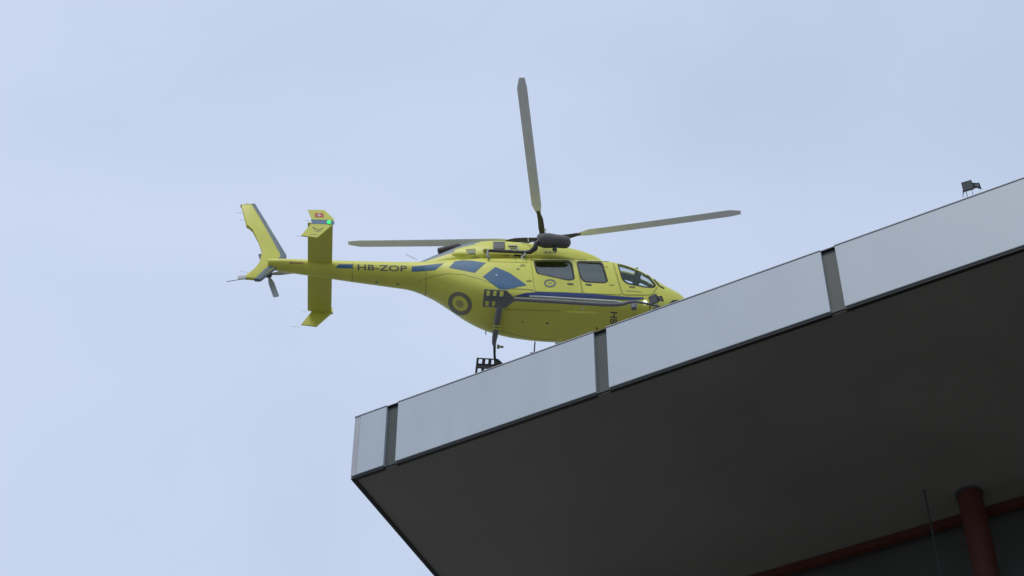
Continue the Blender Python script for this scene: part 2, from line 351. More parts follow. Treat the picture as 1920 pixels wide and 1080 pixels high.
def patch_mesh(name, loops, off, tree=SURF, step=4.0, mirror=False, thick=0.0):
    """surface patch bounded by loops (even-odd) laid on the helicopter skin, off metres proud of it"""
    loops = [dense(l, step) for l in loops]; vs = []; es = []
    for l in loops:
        s0 = len(vs); vs += [Vector(p[:2]) for p in l]; es += [(s0 + i, s0 + (i + 1) % len(l)) for i in range(len(l))]
    x0 = min(v.x for v in vs); x1 = max(v.x for v in vs); y0 = min(v.y for v in vs); y1 = max(v.y for v in vs)
    y = y0 + step * .5; edge = list(vs)
    while y < y1:
        x = x0 + step * .5
        while x < x1:
            q = Vector((x, y))
            if sum(inside(q, l) for l in loops) % 2 and min((q - e).length for e in edge) > step * .35: vs.append(q)
            x += step
        y += step
    V, E_, F_, *_r = delaunay_2d_cdt(vs, es, [], 0, 1e-4)
    P3 = []; N3 = []
    for v in V:
        h, n = hit(v.x, v.y, tree); P3.append(None if h is None else h + n * off); N3.append(n)
    bm = bmesh.new(); bv = {}; order = []
    def mk(i):
        if i not in bv: bv[i] = bm.verts.new(P3[i]); order.append(N3[i])
        return bv[i]
    for f in F_:
        c = sum((V[i] for i in f), Vector((0, 0))) / len(f)
        if sum(inside(c, l) for l in loops) % 2 == 0 or any(P3[i] is None for i in f): continue
        f = list(f); q0, q1, q2 = (P3[i] for i in f[:3])
        if (q1 - q0).cross(q2 - q0).dot(N3[f[0]]) < 0: f.reverse()
        try: bm.faces.new([mk(i) for i in f])
        except ValueError: pass
    me = bpy.data.meshes.new(name); bm.to_mesh(me); bm.free(); me.shade_smooth()
    me['nrm'] = [c for n in order for c in n]; me.normals_split_custom_set_from_vertices([tuple(n) for n in order]); return me
def mirrored(me):
    a = list(me['nrm']); m2_ = me.copy()
    for v in m2_.vertices: v.co.y = -v.co.y
    m2_.flip_normals(); m2_.normals_split_custom_set_from_vertices([(a[3 * i], -a[3 * i + 1], a[3 * i + 2]) for i in range(len(a) // 3)])
    return m2_
def patch(name, loops, m, off=0.004, parent=None, mirror=False, tree=SURF, step=4.0, label=None, smooth=True):
    me = patch_mesh(name, loops, off, tree, step)
    if mirror:
        link(name, mirrored(me), m, parent or heli, smooth=smooth)
    return link(name, me, m, parent or heli, smooth=smooth, label=label)
def ribbon(pts, w):                      # polygon of a line w wide
    pts = [Vector(p) for p in pts]; a = []; b = []
    for i, p in enumerate(pts):
        t = (pts[min(i + 1, len(pts) - 1)] - pts[max(i - 1, 0)]).normalized(); n = Vector((-t.y, t.x)) * w / 2
        a.append(tuple(p + n)); b.append(tuple(p - n))
    return a + b[::-1]
def ellipse(cx, cy, rx, ry, rot=0, n=28):
    return [(cx + rx * cos(t) * cos(rot) - ry * sin(t) * sin(rot), cy + rx * cos(t) * sin(rot) + ry * sin(t) * cos(rot)) for t in (2 * pi * k / n for k in range(n))]

# windows: outlines surveyed on the starboard side
WIN = {'rear': rounded([(1002, 490), (1065, 490), (1071, 496), (1076, 523), (1066, 525), (1008, 513)], 5),
       'mid': rounded([(1082, 491), (1128, 493), (1138, 527), (1132, 530), (1097, 528), (1090, 521)], 6),
       'front': rounded([(1159, 496), (1168, 495), (1192, 503), (1211, 515), (1228, 534), (1224, 539), (1210, 538), (1176, 531), (1168, 524)], 4)}
def win3d(poly): return [hit(p[0], p[1], BODYS)[0] for p in poly]
cut = MB()
for k, poly in WIN.items():
    pts = [p for p in win3d(poly) if p is not None]
    yin = max(p.y for p in pts) + 0.22
    for s in (1, -1): cut.prism([(p.x, s * -1.2, p.z) for p in pts], (0, s * (1.2 + yin), 0))
# windshield and roof panes (both sides), cut from above
WS = [[(2.78, .06), (2.78, .50), (3.12, .46), (3.52, .30), (3.60, .06)], [(2.02, .14), (2.02, .56), (2.62, .54), (2.62, .14)]]
for poly in WS:
    for s in (1, -1): cut.prism([(x, s * y, 3.1) for x, y in rounded(poly, .06, 3)], (0, 0, -1.35 if poly is WS[0] else -1.0))
bmesh.ops.recalc_face_normals(cut.bm, faces=cut.bm.faces)
def tmp(name, bm, mats):
    me = bpy.data.meshes.new(name); bm.to_mesh(me); bm.free()
    for x in mats: me.materials.append(x)
    o = bpy.data.objects.new(name, me); COL.objects.link(o); return o
cutter = tmp('cut_a', cut.bm, [YEL])
def inset(r, d=.05): x, w, zb, zc, zt, nu, nl = r; return (x, w - d, zb + d * 2, zc, zt - d, nu, nl)
cav = loft_bm([inset(r) for r in BODY if -1.5 < r[0] < 3.5]); cavity = tmp('cut_b', cav.bm, [CABIN])
body_me.materials.append(YEL)
fus0 = bpy.data.objects.new('fuselage_raw', body_me); COL.objects.link(fus0)
for c_ in (cavity, cutter):
    md = fus0.modifiers.new('b', 'BOOLEAN'); md.operation = 'DIFFERENCE'; md.object = c_; md.solver = 'EXACT'; md.material_mode = 'TRANSFER'
bpy.context.view_layer.update()
dg = bpy.context.evaluated_depsgraph_get()
fus_me = bpy.data.meshes.new_from_object(fus0.evaluated_get(dg)); fus_me.name = 'fuselage'
for o in (fus0, cavity, cutter): bpy.data.objects.remove(o)
print('fuselage faces', len(fus_me.polygons), [m.name for m in fus_me.materials if m])
fus = bpy.data.objects.new('fuselage', fus_me); COL.objects.link(fus); fus.parent = heli
fus_me.shade_smooth(); fus_me.set_sharp_from_angle(angle=radians(35))

# doors (panel slightly proud of the skin, window opening left out), then panes with rubber frames
DOORS = [[(995, 488), (1080, 489), (1092, 550), (1003, 547)], [(1081.5, 489), (1148, 491), (1166, 553), (1093.5, 550)],
         [(1150, 492), (1166, 493), (1196, 503), (1216, 517), (1234, 536), (1222, 553), (1168, 553)]]
for (k, poly), dpoly in zip(WIN.items(), DOORS):
    gl = CLEAR if k == 'front' else GLASS
    for side in (0, 1):
        def side_me(me):
            return mirrored(me) if side else me
        me = side_me(patch_mesh('door', [rounded(dpoly, 5, 3), scaled(poly, 2.6)], 0.007, BODYS, 5))
        dr = link('door', me, YEL, heli, smooth=True)
        lw = 0.9
        me = side_me(patch_mesh('door_seal', [scaled(rounded(dpoly, 5, 3), .55), scaled(rounded(dpoly, 5, 3), -.55)], 0.009, BODYS, 5)); link('door_seal', me, YSH, dr, smooth=True)
        me = side_me(patch_mesh('window', [poly], -0.012, BODYS, 4)); wn = link('window', me, gl, dr, smooth=True)
        me = side_me(patch_mesh('window_frame', [scaled(poly, 2.4), scaled(poly, -0.6)], 0.012, BODYS, 4)); link('window_frame', me, BLK, wn, smooth=True)
# windshield and roof panes follow the skin from above
def toppane(poly, s):
    pts = [Vector(p) for p in rounded(poly, .06, 3)]; d = dense([tuple(p) for p in pts], .06)
    vs = [Vector((p[0], p[1])) for p in d]; es = [(i, (i + 1) % len(d)) for i in range(len(d))]
    for ix in range(60):
        for iy in range(12):
            q = Vector((1.9 + ix * .06, .05 + iy * .06))
            if inside(q, d) and min((q - e).length for e in vs[:len(d)]) > .025: vs.append(q)
    V, E_, F_, *_r = delaunay_2d_cdt(vs, es, [], 0, 1e-5); bm = bmesh.new(); P3 = []
    for v in V:
        h = BODYS.ray_cast(Vector((v.x, s * v.y, 5)), Vector((0, 0, -1))); P3.append(bm.verts.new(h[0] - h[1] * .008))
    for f in F_:
        c = sum((V[i] for i in f), Vector((0, 0))) / 3
        if inside(c, d): bm.faces.new([P3[i] for i in f])
    bmesh.ops.recalc_face_normals(bm, faces=bm.faces)
    me = bpy.data.meshes.new('windshield'); bm.to_mesh(me); bm.free(); return me
for i, poly in enumerate(WS):
    for s in (-1, 1): link('windshield' if i == 0 else 'roof_window', toppane(poly, s), CLEAR, heli, smooth=True)

# cabin interior
b = MB(); b.box((0.9, 0, 0.98), (3.6, 1.3, 0.05)); b.build('cabin_floor', CABIN, heli)
b = MB(); b.box((3.12, 0, 1.35), (0.42, 0.8, 0.28), bev=.05); b.build('instrument_panel', SEATM, heli)
for s in (-1, 1):
    b = MB(); b.box((2.25, .4 * s, 1.35), (.45, .45, .14), bev=.04).box((2.0, .4 * s, 1.70), (.12, .45, .66), Matrix.Rotation(radians(-8), 3, 'Y'), bev=.04).box((1.98, .4 * s, 2.10), (.09, .24, .16), bev=.03)
    b.build('seat', SEATM, heli)
    b = MB(); b.box((0.55, .4 * s, 1.35), (.45, .5, .12), bev=.04).box((0.32, .4 * s, 1.7), (.12, .5, .6), bev=.04); b.build('seat', SEATM, heli)
b = MB(); b.box((-0.5, 0, 1.7), (.04, 1.5, 1.2)); b.build('bulkhead', CABIN, heli)
# orange rescue bag seen through the rear window
c0 = hit(1047, 519, BODYS)[0]
bag = empty('rescue_bag', HM @ Vector((c0.x, c0.y + .13, c0.z - .04)), HYAW, 'small orange-red bag seen through the rear cabin window of the helicopter', 'bag')
b = MB(); b.box((0, 0, .07), (.20, .13, .15), bev=.035); b.build('bag_body', ORG, bag, smooth=True)
b = MB(); b.tube([(-.05, 0, .14), (-.03, 0, .19), (.03, 0, .19), (.05, 0, .14)], .01, 8); b.build('handle', BLK, bag, smooth=True)

# ---- blue markings
patch('blue_stripe', [[(828, 507 - 2), (778, 509.5), (772, 509), (772, 500), (832, 493.5), (816, 506.5)][1:]], BLU, mirror=True, tree=BODYS, off=.005)
patch('blue_stripe', [[(842, 502), (853, 490), (868, 488.5), (884, 489), (911, 493), (890, 511.5)]], BLU, mirror=True, tree=BODYS, off=.005)
patch('blue_stripe', [[(905, 519), (929, 500.5), (956, 512), (988, 535), (972, 538), (952, 543), (936, 542)]], BLU, mirror=True, tree=BODYS, off=.005)
patch('blue_stripe', [[(629, 501.5), (636, 495.5), (663, 495.5), (663, 503.2), (640, 503)]], BLU, mirror=True, tree=BODYS, off=.005)
patch('sill_stripe', [[(962, 556), (985, 549.5), (1010, 547.5), (1060, 548.5), (1110, 551.5), (1150, 555), (1184, 557.5), (1207, 558), (1207, 561), (1185, 563), (1120, 560), (1050, 556.5), (985, 557)]], NAVY, off=0.012, mirror=True)
patch('red_arrow', [[(541, 493), (548, 490.7), (548, 491.8), (569, 492), (569, 494.2), (548, 494), (548, 495.2)]], FLESH, off=.003)
# emblems
patch('rear_emblem', [ellipse(862.6, 569.2, 23.8, 20.6, radians(40)), ellipse(862.6, 569.2, 16, 13, radians(40))], GREYRING, step=3)
patch('rear_emblem', [ellipse(862, 569.8, 7.5, 6.3, radians(40))], mat('emblem_olive', (.34, .33, .09), .5), step=3)
patch('door_emblem', [ellipse(1031, 531.5, 11.2, 7.8, 0), ellipse(1031, 531.5, 8, 5, 0)], mat('emblem_grey', (.17, .19, .16), .5), off=.012, mirror=True, step=2.5)
patch('door_emblem', [ellipse(1031, 531.5, 3.8, 1.8, 0)], mat('emblem_dull', (.36, .37, .17), .5), off=.012, mirror=True, step=2)

# ---- lettering
def text_tris(s, size=1.0):
    cu = bpy.data.curves.new('t', 'FONT'); cu.body = s; cu.size = size; cu.resolution_u = 4; cu.offset = 0.012
    o = bpy.data.objects.new('t', cu); COL.objects.link(o); bpy.context.view_layer.update()
    me = bpy.data.meshes.new_from_object(o.evaluated_get(bpy.context.evaluated_depsgraph_get())); bpy.data.objects.remove(o); bpy.data.curves.remove(cu)
    return me
def lettering(name, s, p0, pu, pv, m, parent=None, off=.004, cells=14, tree=SURF, plane=None, label=None):
    """text whose box starts at survey point p0, runs to pu (end of line) and pv (cap height)"""
    me = text_tris(s); bm = bmesh.new(); bm.from_mesh(me)
    x0 = min(v.co.x for v in bm.verts); x1 = max(v.co.x for v in bm.verts); y0 = min(v.co.y for v in bm.verts); y1 = max(v.co.y for v in bm.verts)
    for k in range(1, cells):
        for no, a, b_ in (((1, 0, 0), x0, x1), ((0, 1, 0), y0, y1)):
            co = [0, 0, 0]; co[0 if no[0] else 1] = a + (b_ - a) * k / cells
            bmesh.ops.bisect_plane(bm, geom=bm.verts[:] + bm.edges[:] + bm.faces[:], plane_co=co, plane_no=no)
    bmesh.ops.triangulate(bm, faces=bm.faces[:])
    dead = []
    for v in bm.verts:
        u = (v.co.x - x0) / (x1 - x0); w = (v.co.y - y0) / (y1 - y0)
        X = p0[0] + (pu[0] - p0[0]) * u + (pv[0] - p0[0]) * w; Y = p0[1] + (pu[1] - p0[1]) * u + (pv[1] - p0[1]) * w
        if plane is not None: q = PY(X, Y, plane - off); v.co = q
        else:
            h, n = hit(X, Y, tree)
            if h is None: dead.append(v)
            else: v.co = h + n * off
    bmesh.ops.delete(bm, geom=dead, context='VERTS')
    bm.to_mesh(me); bm.free(); me.materials.clear()
    return link(name, me, m, parent or heli, label=label)
lettering('registration_lettering', 'HB-ZOP', (670.5, 506.3), (763, 509.3), (670.5, 495.5), LETTER)
lettering('belly_lettering', 'HB-ZOP', (1145, 584.5), (1140.5, 650), (1158, 585.5), LETTER)
lettering('small_lettering', '429', (1019, 474.8), (1043, 475.5), (1019, 471), mat('faded_lettering', (.16, .16, .10), .5), cells=6)
patch('stencil_line', [ribbon([(1174, 545.6), (1203, 547.6)], 1.3)], mat('stencil_olive', (.30, .30, .12), .5), off=.011, step=2.5)

# ---- skin details
def spot(name, cx, cy, rx, ry, m=YSH, rot=0, off=.005, **k): return patch(name, [ellipse(cx, cy, rx, ry, rot, 14)], m, off=off, step=2.5, **k)
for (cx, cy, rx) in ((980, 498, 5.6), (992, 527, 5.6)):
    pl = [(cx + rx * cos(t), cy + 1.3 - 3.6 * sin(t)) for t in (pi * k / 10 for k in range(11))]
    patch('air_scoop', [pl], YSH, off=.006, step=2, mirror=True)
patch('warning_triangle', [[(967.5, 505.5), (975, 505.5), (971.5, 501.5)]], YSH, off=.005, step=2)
for q in ([(1063, 531.5), (1075, 532.2), (1075, 534.8), (1064, 534)], [(1097, 532.8), (1109, 533.5), (1109, 536), (1098, 535.3)], [(1179, 537.3), (1191, 538.3), (1190, 540), (1180, 539.2)]):
    patch('door_handle', [q], LETTER, off=.02, step=2.5, mirror=True)
for q in ([(1132, 500.5), (1140, 500), (1139, 502)], [(1142, 534), (1151.5, 534), (1151, 536), (1143, 536)]): patch('hinge_cover', [q], YSH, off=.012, step=2.5, mirror=True)
for (cx, cy) in ((1026, 606), (1119, 615.5), (1067, 617), (980, 604)): spot('drain_hole', cx, cy, 1.9, 1.9, DARK if cx in (1026, 1119) else YSH)
spot('white_cap', 1092, 578.5, 2.3, 2.2, WHT, off=.008); spot('white_cap', 746, 533, 2.6, 1.6, SLATE); spot('white_cap', 706, 529, 3, 1.6, SLATE)
spot('white_cap', 931, 516, 1.3, 1.3, WHT, off=.008)
seams = [[(662, 489), (660, 508), (661, 527)], [(800, 497), (799, 515), (798, 552)], [(945, 580), (1050, 583)], [(838, 513), (870, 515), (903, 524), (925, 533)], [(783, 528), (815, 517), (838, 513)], [(920, 490.5), (990, 492.5)], [(1172, 551), (1200, 552.5), (1222, 549)], [(966, 480), (967, 492)], [(905, 482), (998, 483.5)], [(862, 487), (900, 484)]]
for sm in seams: patch('panel_seam', [ribbon(sm, .9)], YSH, off=.0035, step=3, mirror=True)
patch('panel_seam', [ribbon([(957, 541.5), (978, 542), (1000, 544)], 1.6)], YSH, off=.006, step=3)
# engine bay fairings and intakes on the cowling side
def blister(name, cx, cy, rx, ry, m, h=.07, parent=None, n=18, rings=5):
    bm = bmesh.new(); L_ = []
    for r in range(rings + 1):
        t = r / rings; row = []
        for k in range(n):
            a = 2 * pi * k / n; p, nm = hit(cx + rx * (1 - t * .999) * cos(a), cy + ry * (1 - t * .999) * sin(a))
            if p is None: p, nm = hit(cx, cy)
            row.append(bm.verts.new(p + nm * (h * (1 - (1 - t) ** 2.2) - .004 * (t == 0))))
        L_.append(row)
    for A, B in zip(L_, L_[1:]):
        for k in range(n): bm.faces.new((A[k], A[(k + 1) % n], B[(k + 1) % n], B[k]))
    bm.faces.new(L_[-1]); bmesh.ops.recalc_face_normals(bm, faces=bm.faces)
    me = bpy.data.meshes.new(name); bm.to_mesh(me); bm.free(); return link(name, me, m, parent or heli, smooth=True)
blister('intake_fairing', 862, 476.5, 17, 5, YEL2, .06)
vent = patch('exhaust_vent', [[(873.5, 467.5), (891.5, 466.5), (891.5, 477), (876, 477.5)]], YSH, off=.012, step=3)
patch('vent_slat', [[(877, 472), (890.5, 471.5), (890.5, 475), (878, 475.3)]], SLATE, off=.02, step=3, parent=vent)
pg = patch('intake_grille', [[(924.5, 454.5), (946.5, 454.5), (946.5, 468), (925, 468)]], DARK, off=.02, step=3)
for k in range(5): patch('grille_bar', [ribbon([(928 + 4 * k, 458), (928 + 4 * k, 467)], 1.2)], SKID, off=.03, step=3, parent=pg)
patch('cooling_slot', [[(941, 479.5), (950, 478.5), (957, 479.8), (950, 481.2)]], YSH, off=.006, step=2.5)
patch('cooling_slot', [[(963.5, 477.5), (979, 478.5), (978.5, 481.8), (964, 480.5)]], BLK, off=.02, step=2.5)
# cowl to cabin roof joint and lower cowl shadow line
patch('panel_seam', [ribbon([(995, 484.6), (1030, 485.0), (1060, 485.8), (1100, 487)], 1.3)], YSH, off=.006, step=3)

# ---- exhaust ducts and antenna on top
for s in (-1, 1):
    c1 = Vector((-2.72, .25 * s, 2.66)); c2 = Vector((-2.20, .25 * s, 2.88))
    b = MB(); b.tube([c2 + Vector((.18, 0, -.12)), c2, c1], [.10, .105, .10], 16); ex = b.build('exhaust', EXH, heli, smooth=40)
    b = MB(); b.tube([c1 + Vector((-.006, 0, -.002)), c1 + Vector((-.012, 0, -.004))], .08, 16); b.build('exhaust_opening', BLK, ex)
b = MB(); p1 = PY(864, 462, 0); b.tube([p1 + Vector((0, 0, -.06)), p1 + Vector((0, 0, .03))], .035, 12); b.build('beacon', WHT, heli, smooth=40)
b = MB(); b.tube([PY(782, 487, -.05), PY(761, 477, -.05)], .006, 6); b.build('antenna', DARK, heli)
b = MB(); b.tube([PY(1192, 504, -.28), PY(1196, 502, -.28)], .02, 6); b.build('antenna', YSH, heli)

# ---- hoist on the starboard side of the roof
Yh = -1.02
ho = MB(); cpts = [PY(x, y, Yh) for x, y in ((1008, 451), (1011, 451), (1018, 451), (1030, 451.3), (1042, 452), (1056, 453.5), (1064, 454.5), (1068, 455), (1070, 455))]
ho.tube(cpts, [.08, .165, .20, .205, .185, .18, .165, .11, .04], 20); hoist = ho.build('hoist', HOISTM, heli, smooth=50)
b = MB(); b.tube([PY(1039, 460, Yh), PY(1039, 470 - 2, Yh)], .03, 8).tube([PY(1036, 468, Yh), PY(1041, 468, Yh)], .035, 8); b.build('hoist_hook', BLK, hoist)
b = MB(); b.tube([PY(1042, 461, Yh), PY(1042, 471, Yh)], .032, 8); b.build('hoist_bracket', DARK, hoist)
b = MB(); b.tube([PY(1019, 457, Yh), PY(1019, 463.5, Yh), PY(1024, 464, Yh)], .022, 8); b.build('hoist_bracket', DARK, hoist)
b = MB(); b.tube([PY(916, 470, -.76), PY(950, 471.5, -.76), PY(985, 473, -.78), PY(994, 472.5, -.84), PY(1003, 466, -.94), PY(1006, 456, Yh), PY(1012, 452, Yh)], [.045, .045, .05, .065, .075, .075, .06], 12); b.build('hoist_arm', DARK, heli, smooth=50)
b = MB(); b.tube([PY(915, 470, -.76), PY(914, 480, -.80), PY(916.5, 485, -.8)], .032, 8); b.build('hoist_strut', SLATE, heli)
b = MB(); b.tube([PY(985, 474, -.78), PY(984, 481, -.82)], .035, 8); b.build('hoist_strut', SLATE, heli)
b = MB(); b.tube([PY(953, 461, -.66), PY(970, 461.5, -.66), PY(971, 469, -.70)], .022, 8); b.build('hoist_rail', SILV, heli)
b = MB(); b.tube([PY(955, 469, -.70), PY(958, 465.5, -.66), PY(969, 466, -.66)], .016, 8); b.build('hoist_rail', SILV, heli)
b = MB(); b.tube([PY(907, 469.5, -.64), PY(913, 469.5, -.68)], .045, 8); b.build('hoist_mount', YSH, heli)
b = MB(); b.tube([PY(976, 453, -.5), PY(990, 455, -.6), PY(1004, 450, -.9)], .02, 8); b.build('hydraulic_hose', BLK, heli)

# ---- main rotor
HUB = Vector((.15, 0, 3.60))
rotor = MB(); rotor.tube([(.15, 0, 3.05), (.15, 0, 3.52)], .075, 16); mast = rotor.build('rotor_mast', DARK, heli, smooth=40)
b = MB(); b.tube([HUB + Vector((0, 0, -.09)), HUB + Vector((0, 0, .09))], .17, 20).tube([HUB + Vector((0, 0, .09)), HUB + Vector((0, 0, .15))], [.12, .05], 16)
b.tube([(.15, 0, 3.28), (.15, 0, 3.34)], .20, 20); hubo = b.build('rotor_hub', DARK, heli, smooth=40)
def rotor_blade(az):
    b = MB(); cone = radians(4.2); rings = []
    R0, R1 = .95, 5.485
    for i in range(15):
        t = i / 14; r = R0 + (R1 - R0) * t; ch = .26 if t > .06 else .26 * (.45 + .55 * t / .06)
        if t > .93: ch *= 1 - (t - .93) / .07 * .45
        tw = radians(5 - 6 * t); prof = []
        for k in range(12):
            a = 2 * pi * k / 12; cx = .5 * cos(a); th = .065 * sin(a) * (1 if cx > 0 else .75) * (1.15 if cx > 0 else .8)
            yy = (cx - .22) * ch; zz = th * ch
            prof.append((r, yy * cos(tw) - zz * sin(tw), zz * cos(tw) + yy * sin(tw) + (r * sin(cone)) * (1 + .12 * t)))
        rings.append(prof)
    b.loft(rings); o = b.build('rotor_blade', BLADE, heli, smooth=40, loc=HUB); o.rotation_euler = (0, 0, az)
    b = MB(); b.tube([(.12, 0, .01), (.45, 0, .03), (.75, 0, .055), (1.05, -.04, .08)], [.07, .085, .075, .045], 10, flat=.6); b.build('blade_grip', DARK, o, smooth=40)
    b = MB(); b.tube([(.38, .11, -.30), (.40, .11, .0)], .014, 6).box((.40, .07, .01), (.05, .12, .03)); b.build('pitch_link', SILV, o)
for k in range(4): rotor_blade(radians(-101 + 90 * k))

# ---- stabiliser with end plates
SZ = 2.0; SH = 1.72
b = MB(); rr = []
xl, xt = -5.55, -6.20
for yy in (-SH, -.9, 0, .9, SH):
    pr = []
    for k in range(14):
        a = 2 * pi * k / 14; cx = .5 + .5 * cos(a); pr.append((xt + (xl - xt) * cx, yy, SZ + .042 * sin(a) * (.35 + .65 * min(1, cx * 1.6))))
    rr.append(pr)
b.loft(rr); stab = b.build('stabiliser', YEL2, heli, smooth=50)
def plate(y, up, name='end_plate'):
    pts = [PY(px, py, -SH) for px, py in (((577.5, 395), (608, 395.5), (626.5, 412.5), (626.5, 420.5), (584, 420.5), (584, 411)) if up else ((626, 420.8), (594.5, 447), (564.5, 443), (583.5, 420.8)))]
    return [(p.x, y, p.z) for p in pts]
SKY_BAND = mat('teal_blue_band', (.075, .17, .27), .4)
for s in (-1, 1):
    for up in (True, False):
        b = MB(); b.prism(plate(s * SH, up), (0, s * .035, 0)); o = b.build('end_plate', YEL, heli)
        if up:
            b2 = [PY(px, py, -SH - .035) for px, py in ((583, 411.5), (622, 412.5), (627, 416), (627, 421), (585, 419.5))]
            b = MB(); b.prism([(p.x, s * (SH + .035), p.z) for p in b2], (0, s * .004, 0)); b.build('blue_band', SKY_BAND, o)
    p = PY(617, 416.5, -SH - .05)
    b = MB(); bmesh.ops.create_icosphere(b.bm, subdivisions=2, radius=.045, matrix=Matrix.Translation((p.x, s * (SH + .055), p.z)))
    b.build('navigation_light', NAVG if s < 0 else mat('red_nav_lens', (.6, .05, .05), .3, emit=((1, .05, .03), 5.0)), heli, smooth=True)
    # flag with a white cross
YP = -SH - .035
b = MB(); q = [PY(x, y, YP) for x, y in ((590, 399.5), (606.5, 400), (607, 407.5), (590.5, 407.2))]; b.prism(q, (0, -.004, 0)); flag = b.build('flag_marking', REDP, heli)
b = MB()
for r_ in (((595.5, 402.6), (601.5, 402.8), (601.5, 404.6), (595.5, 404.4)), ((597.6, 401.2), (599.4, 401.2), (599.4, 406), (597.6, 406))): b.prism([PY(x, y, YP - .004) for x, y in r_], (0, -.003, 0))
b.build('white_cross', WHT, flag)
b = MB()
for r_ in (((585.5, 425.5), (593, 429), (592.5, 430.5), (587, 428)), ((593.5, 430), (600, 430.5), (606, 426.5), (603, 430.5), (598, 432), (593.5, 431)), ): b.prism([PY(x, y, YP) for x, y in r_], (0, -.004, 0))
b.build('bird_marking', LETTER, heli)
PALE = mat('pale_print', (.36, .37, .13), .5)
b = MB(); b.prism([PY(x, y, YP) for x, y in ((589, 432.6), (602, 433.4), (602, 434.8), (589, 434.2))], (0, -.003, 0)); b.build('small_print', PALE, heli)
b = MB(); b.prism([PY(x, y, YP) for x, y in ((581, 438.8), (596, 439), (596, 440.2), (581, 440.2))], (0, -.003, 0)); b.build('small_print', PALE, heli)

# ---- tail fin
TOPF = [(452, 386), (477, 384.5), (535.5, 480), (535.5, 488), (500, 489), (493.5, 482), (492, 475), (475.5, 431.5), (462, 425.5)]
LOWF = [(535.5, 488), (530, 492), (488, 525), (461, 523), (463, 514.5), (481, 506), (491, 493), (493.5, 482)]
FIN = [(452, 386), (477, 384.5), (506, 431.5), (535.5, 480.5), (535, 487.5), (512, 506), (488, 525), (460, 523), (463, 514.5), (473, 509.5), (481, 505), (488.5, 495), (492.5, 484), (491.5, 474.5), (484, 453), (475.5, 431.5), (462, 425.5)]
def fin3(px, py): p = PY(px, py, 0); return Vector((p.x, 0, p.z))
b = MB(); outl = [fin3(*p) for p in FIN]
b.prism([Vector((p.x, -.055, p.z)) for p in outl], (0, .11, 0))
b.bm.edges.ensure_lookup_table()
rim = [e for e in b.bm.edges if abs(e.verts[0].co.y - e.verts[1].co.y) < .01]
bmesh.ops.bevel(b.bm, geom=rim, offset=.035, segments=3, affect='EDGES', profile=.5)
fin = b.build('tail_fin', YEL, heli, smooth=35)
# slate leading-edge strip following the fin's front edge
le = [(477.6, 384.0), (506.6, 431.2), (536.4, 480.5), (535.9, 488), (512.4, 506.8), (488.3, 525.9)]
li = [(471.5, 384.8), (500, 433), (525.5, 480), (524.5, 484.5), (505, 499.5), (477, 524.9)]
b = MB(); Lr = []
for k in range(len(le)):
    o_, i_ = fin3(*le[k]), fin3(*li[k]); o_ = o_ + (o_ - i_).normalized() * .012; m_ = o_.lerp(i_, .30)
    Lr.append([(i_.x, -.058, i_.z), (m_.x, -.058, m_.z), (o_.x, -.036, o_.z), (o_.x, .036, o_.z), (m_.x, .058, m_.z), (i_.x, .058, i_.z)])
b.loft(Lr); b.build('leading_edge', SLATE, fin, smooth=50)
b = MB(); q1, q2 = fin3(451, 387), fin3(477.5, 384.8); b.tube([q1 + Vector((0, 0, .01)), q2 + Vector((0, 0, .01))], .05, 10, flat=.6); b.build('fin_cap', YSH, fin)
b = MB(); q1 = fin3(462, 383); b.tube([q1 + Vector((0, 0, -.05)), q1 + Vector((0, 0, .04))], .018, 6); b.build('fin_light', YEL, fin)
b = MB(); b.tube([PY(465, 523.5, 0), PY(452, 523.5, 0), PY(438, 526, 0), (PY(425, 528, 0))], .010, 6); b.build('tail_guard', SLATE, heli)
for a_, b_ in (((453, 399), (442, 399)), ((458, 413), (448, 412.5)), ((464, 511), (451, 509)), ((566, 443), (553, 442.5)), ((583, 414), (571, 413))):
    yy = 0 if a_[0] < 500 else -SH
    b = MB(); b.tube([PY(a_[0] + 1, a_[1], yy), PY(b_[0], b_[1], yy)], .0035, 5); b.build('static_wick', SLATE, heli)
for a_, b_ in (((574, 584.5), (567, 584.5)), ((561, 613), (547, 612.5))):
    b = MB(); b.tube([PY(a_[0] + 1, a_[1], SH), PY(b_[0], b_[1], SH)], .0035, 5); b.build('static_wick', SLATE, heli)
# tail rotor on the port side of the fin
TR = Vector((-7.25, .34, 1.99))
b = MB(); b.tube([(TR.x, .05, TR.z), (TR.x, .42, TR.z)], .055, 12).tube([(TR.x, .30, TR.z), (TR.x, .38, TR.z)], .10, 14); b.build('tail_rotor_hub', DARK, heli, smooth=40)
for k, a in enumerate((14, 110, 194, 290)):
    d = Vector((cos(radians(a)), 0, sin(radians(a)))); n = Vector((-d.z, 0, d.x)); b = MB()
    rings = [[TR + Vector((0, .03 * (k % 2), 0)) + d * r + n * (w * cos(t)) + Vector((0, th * sin(t), 0)) for t in (2 * pi * j / 10 for j in range(10))] for r, w, th in ((.08, .03, .03), (.2, .06, .02), (.3, .08, .012), (.80, .08, .008), (.825, .06, .004))]
    b.loft(rings); b.build('tail_rotor_blade', TBLADE, heli, smooth=40)

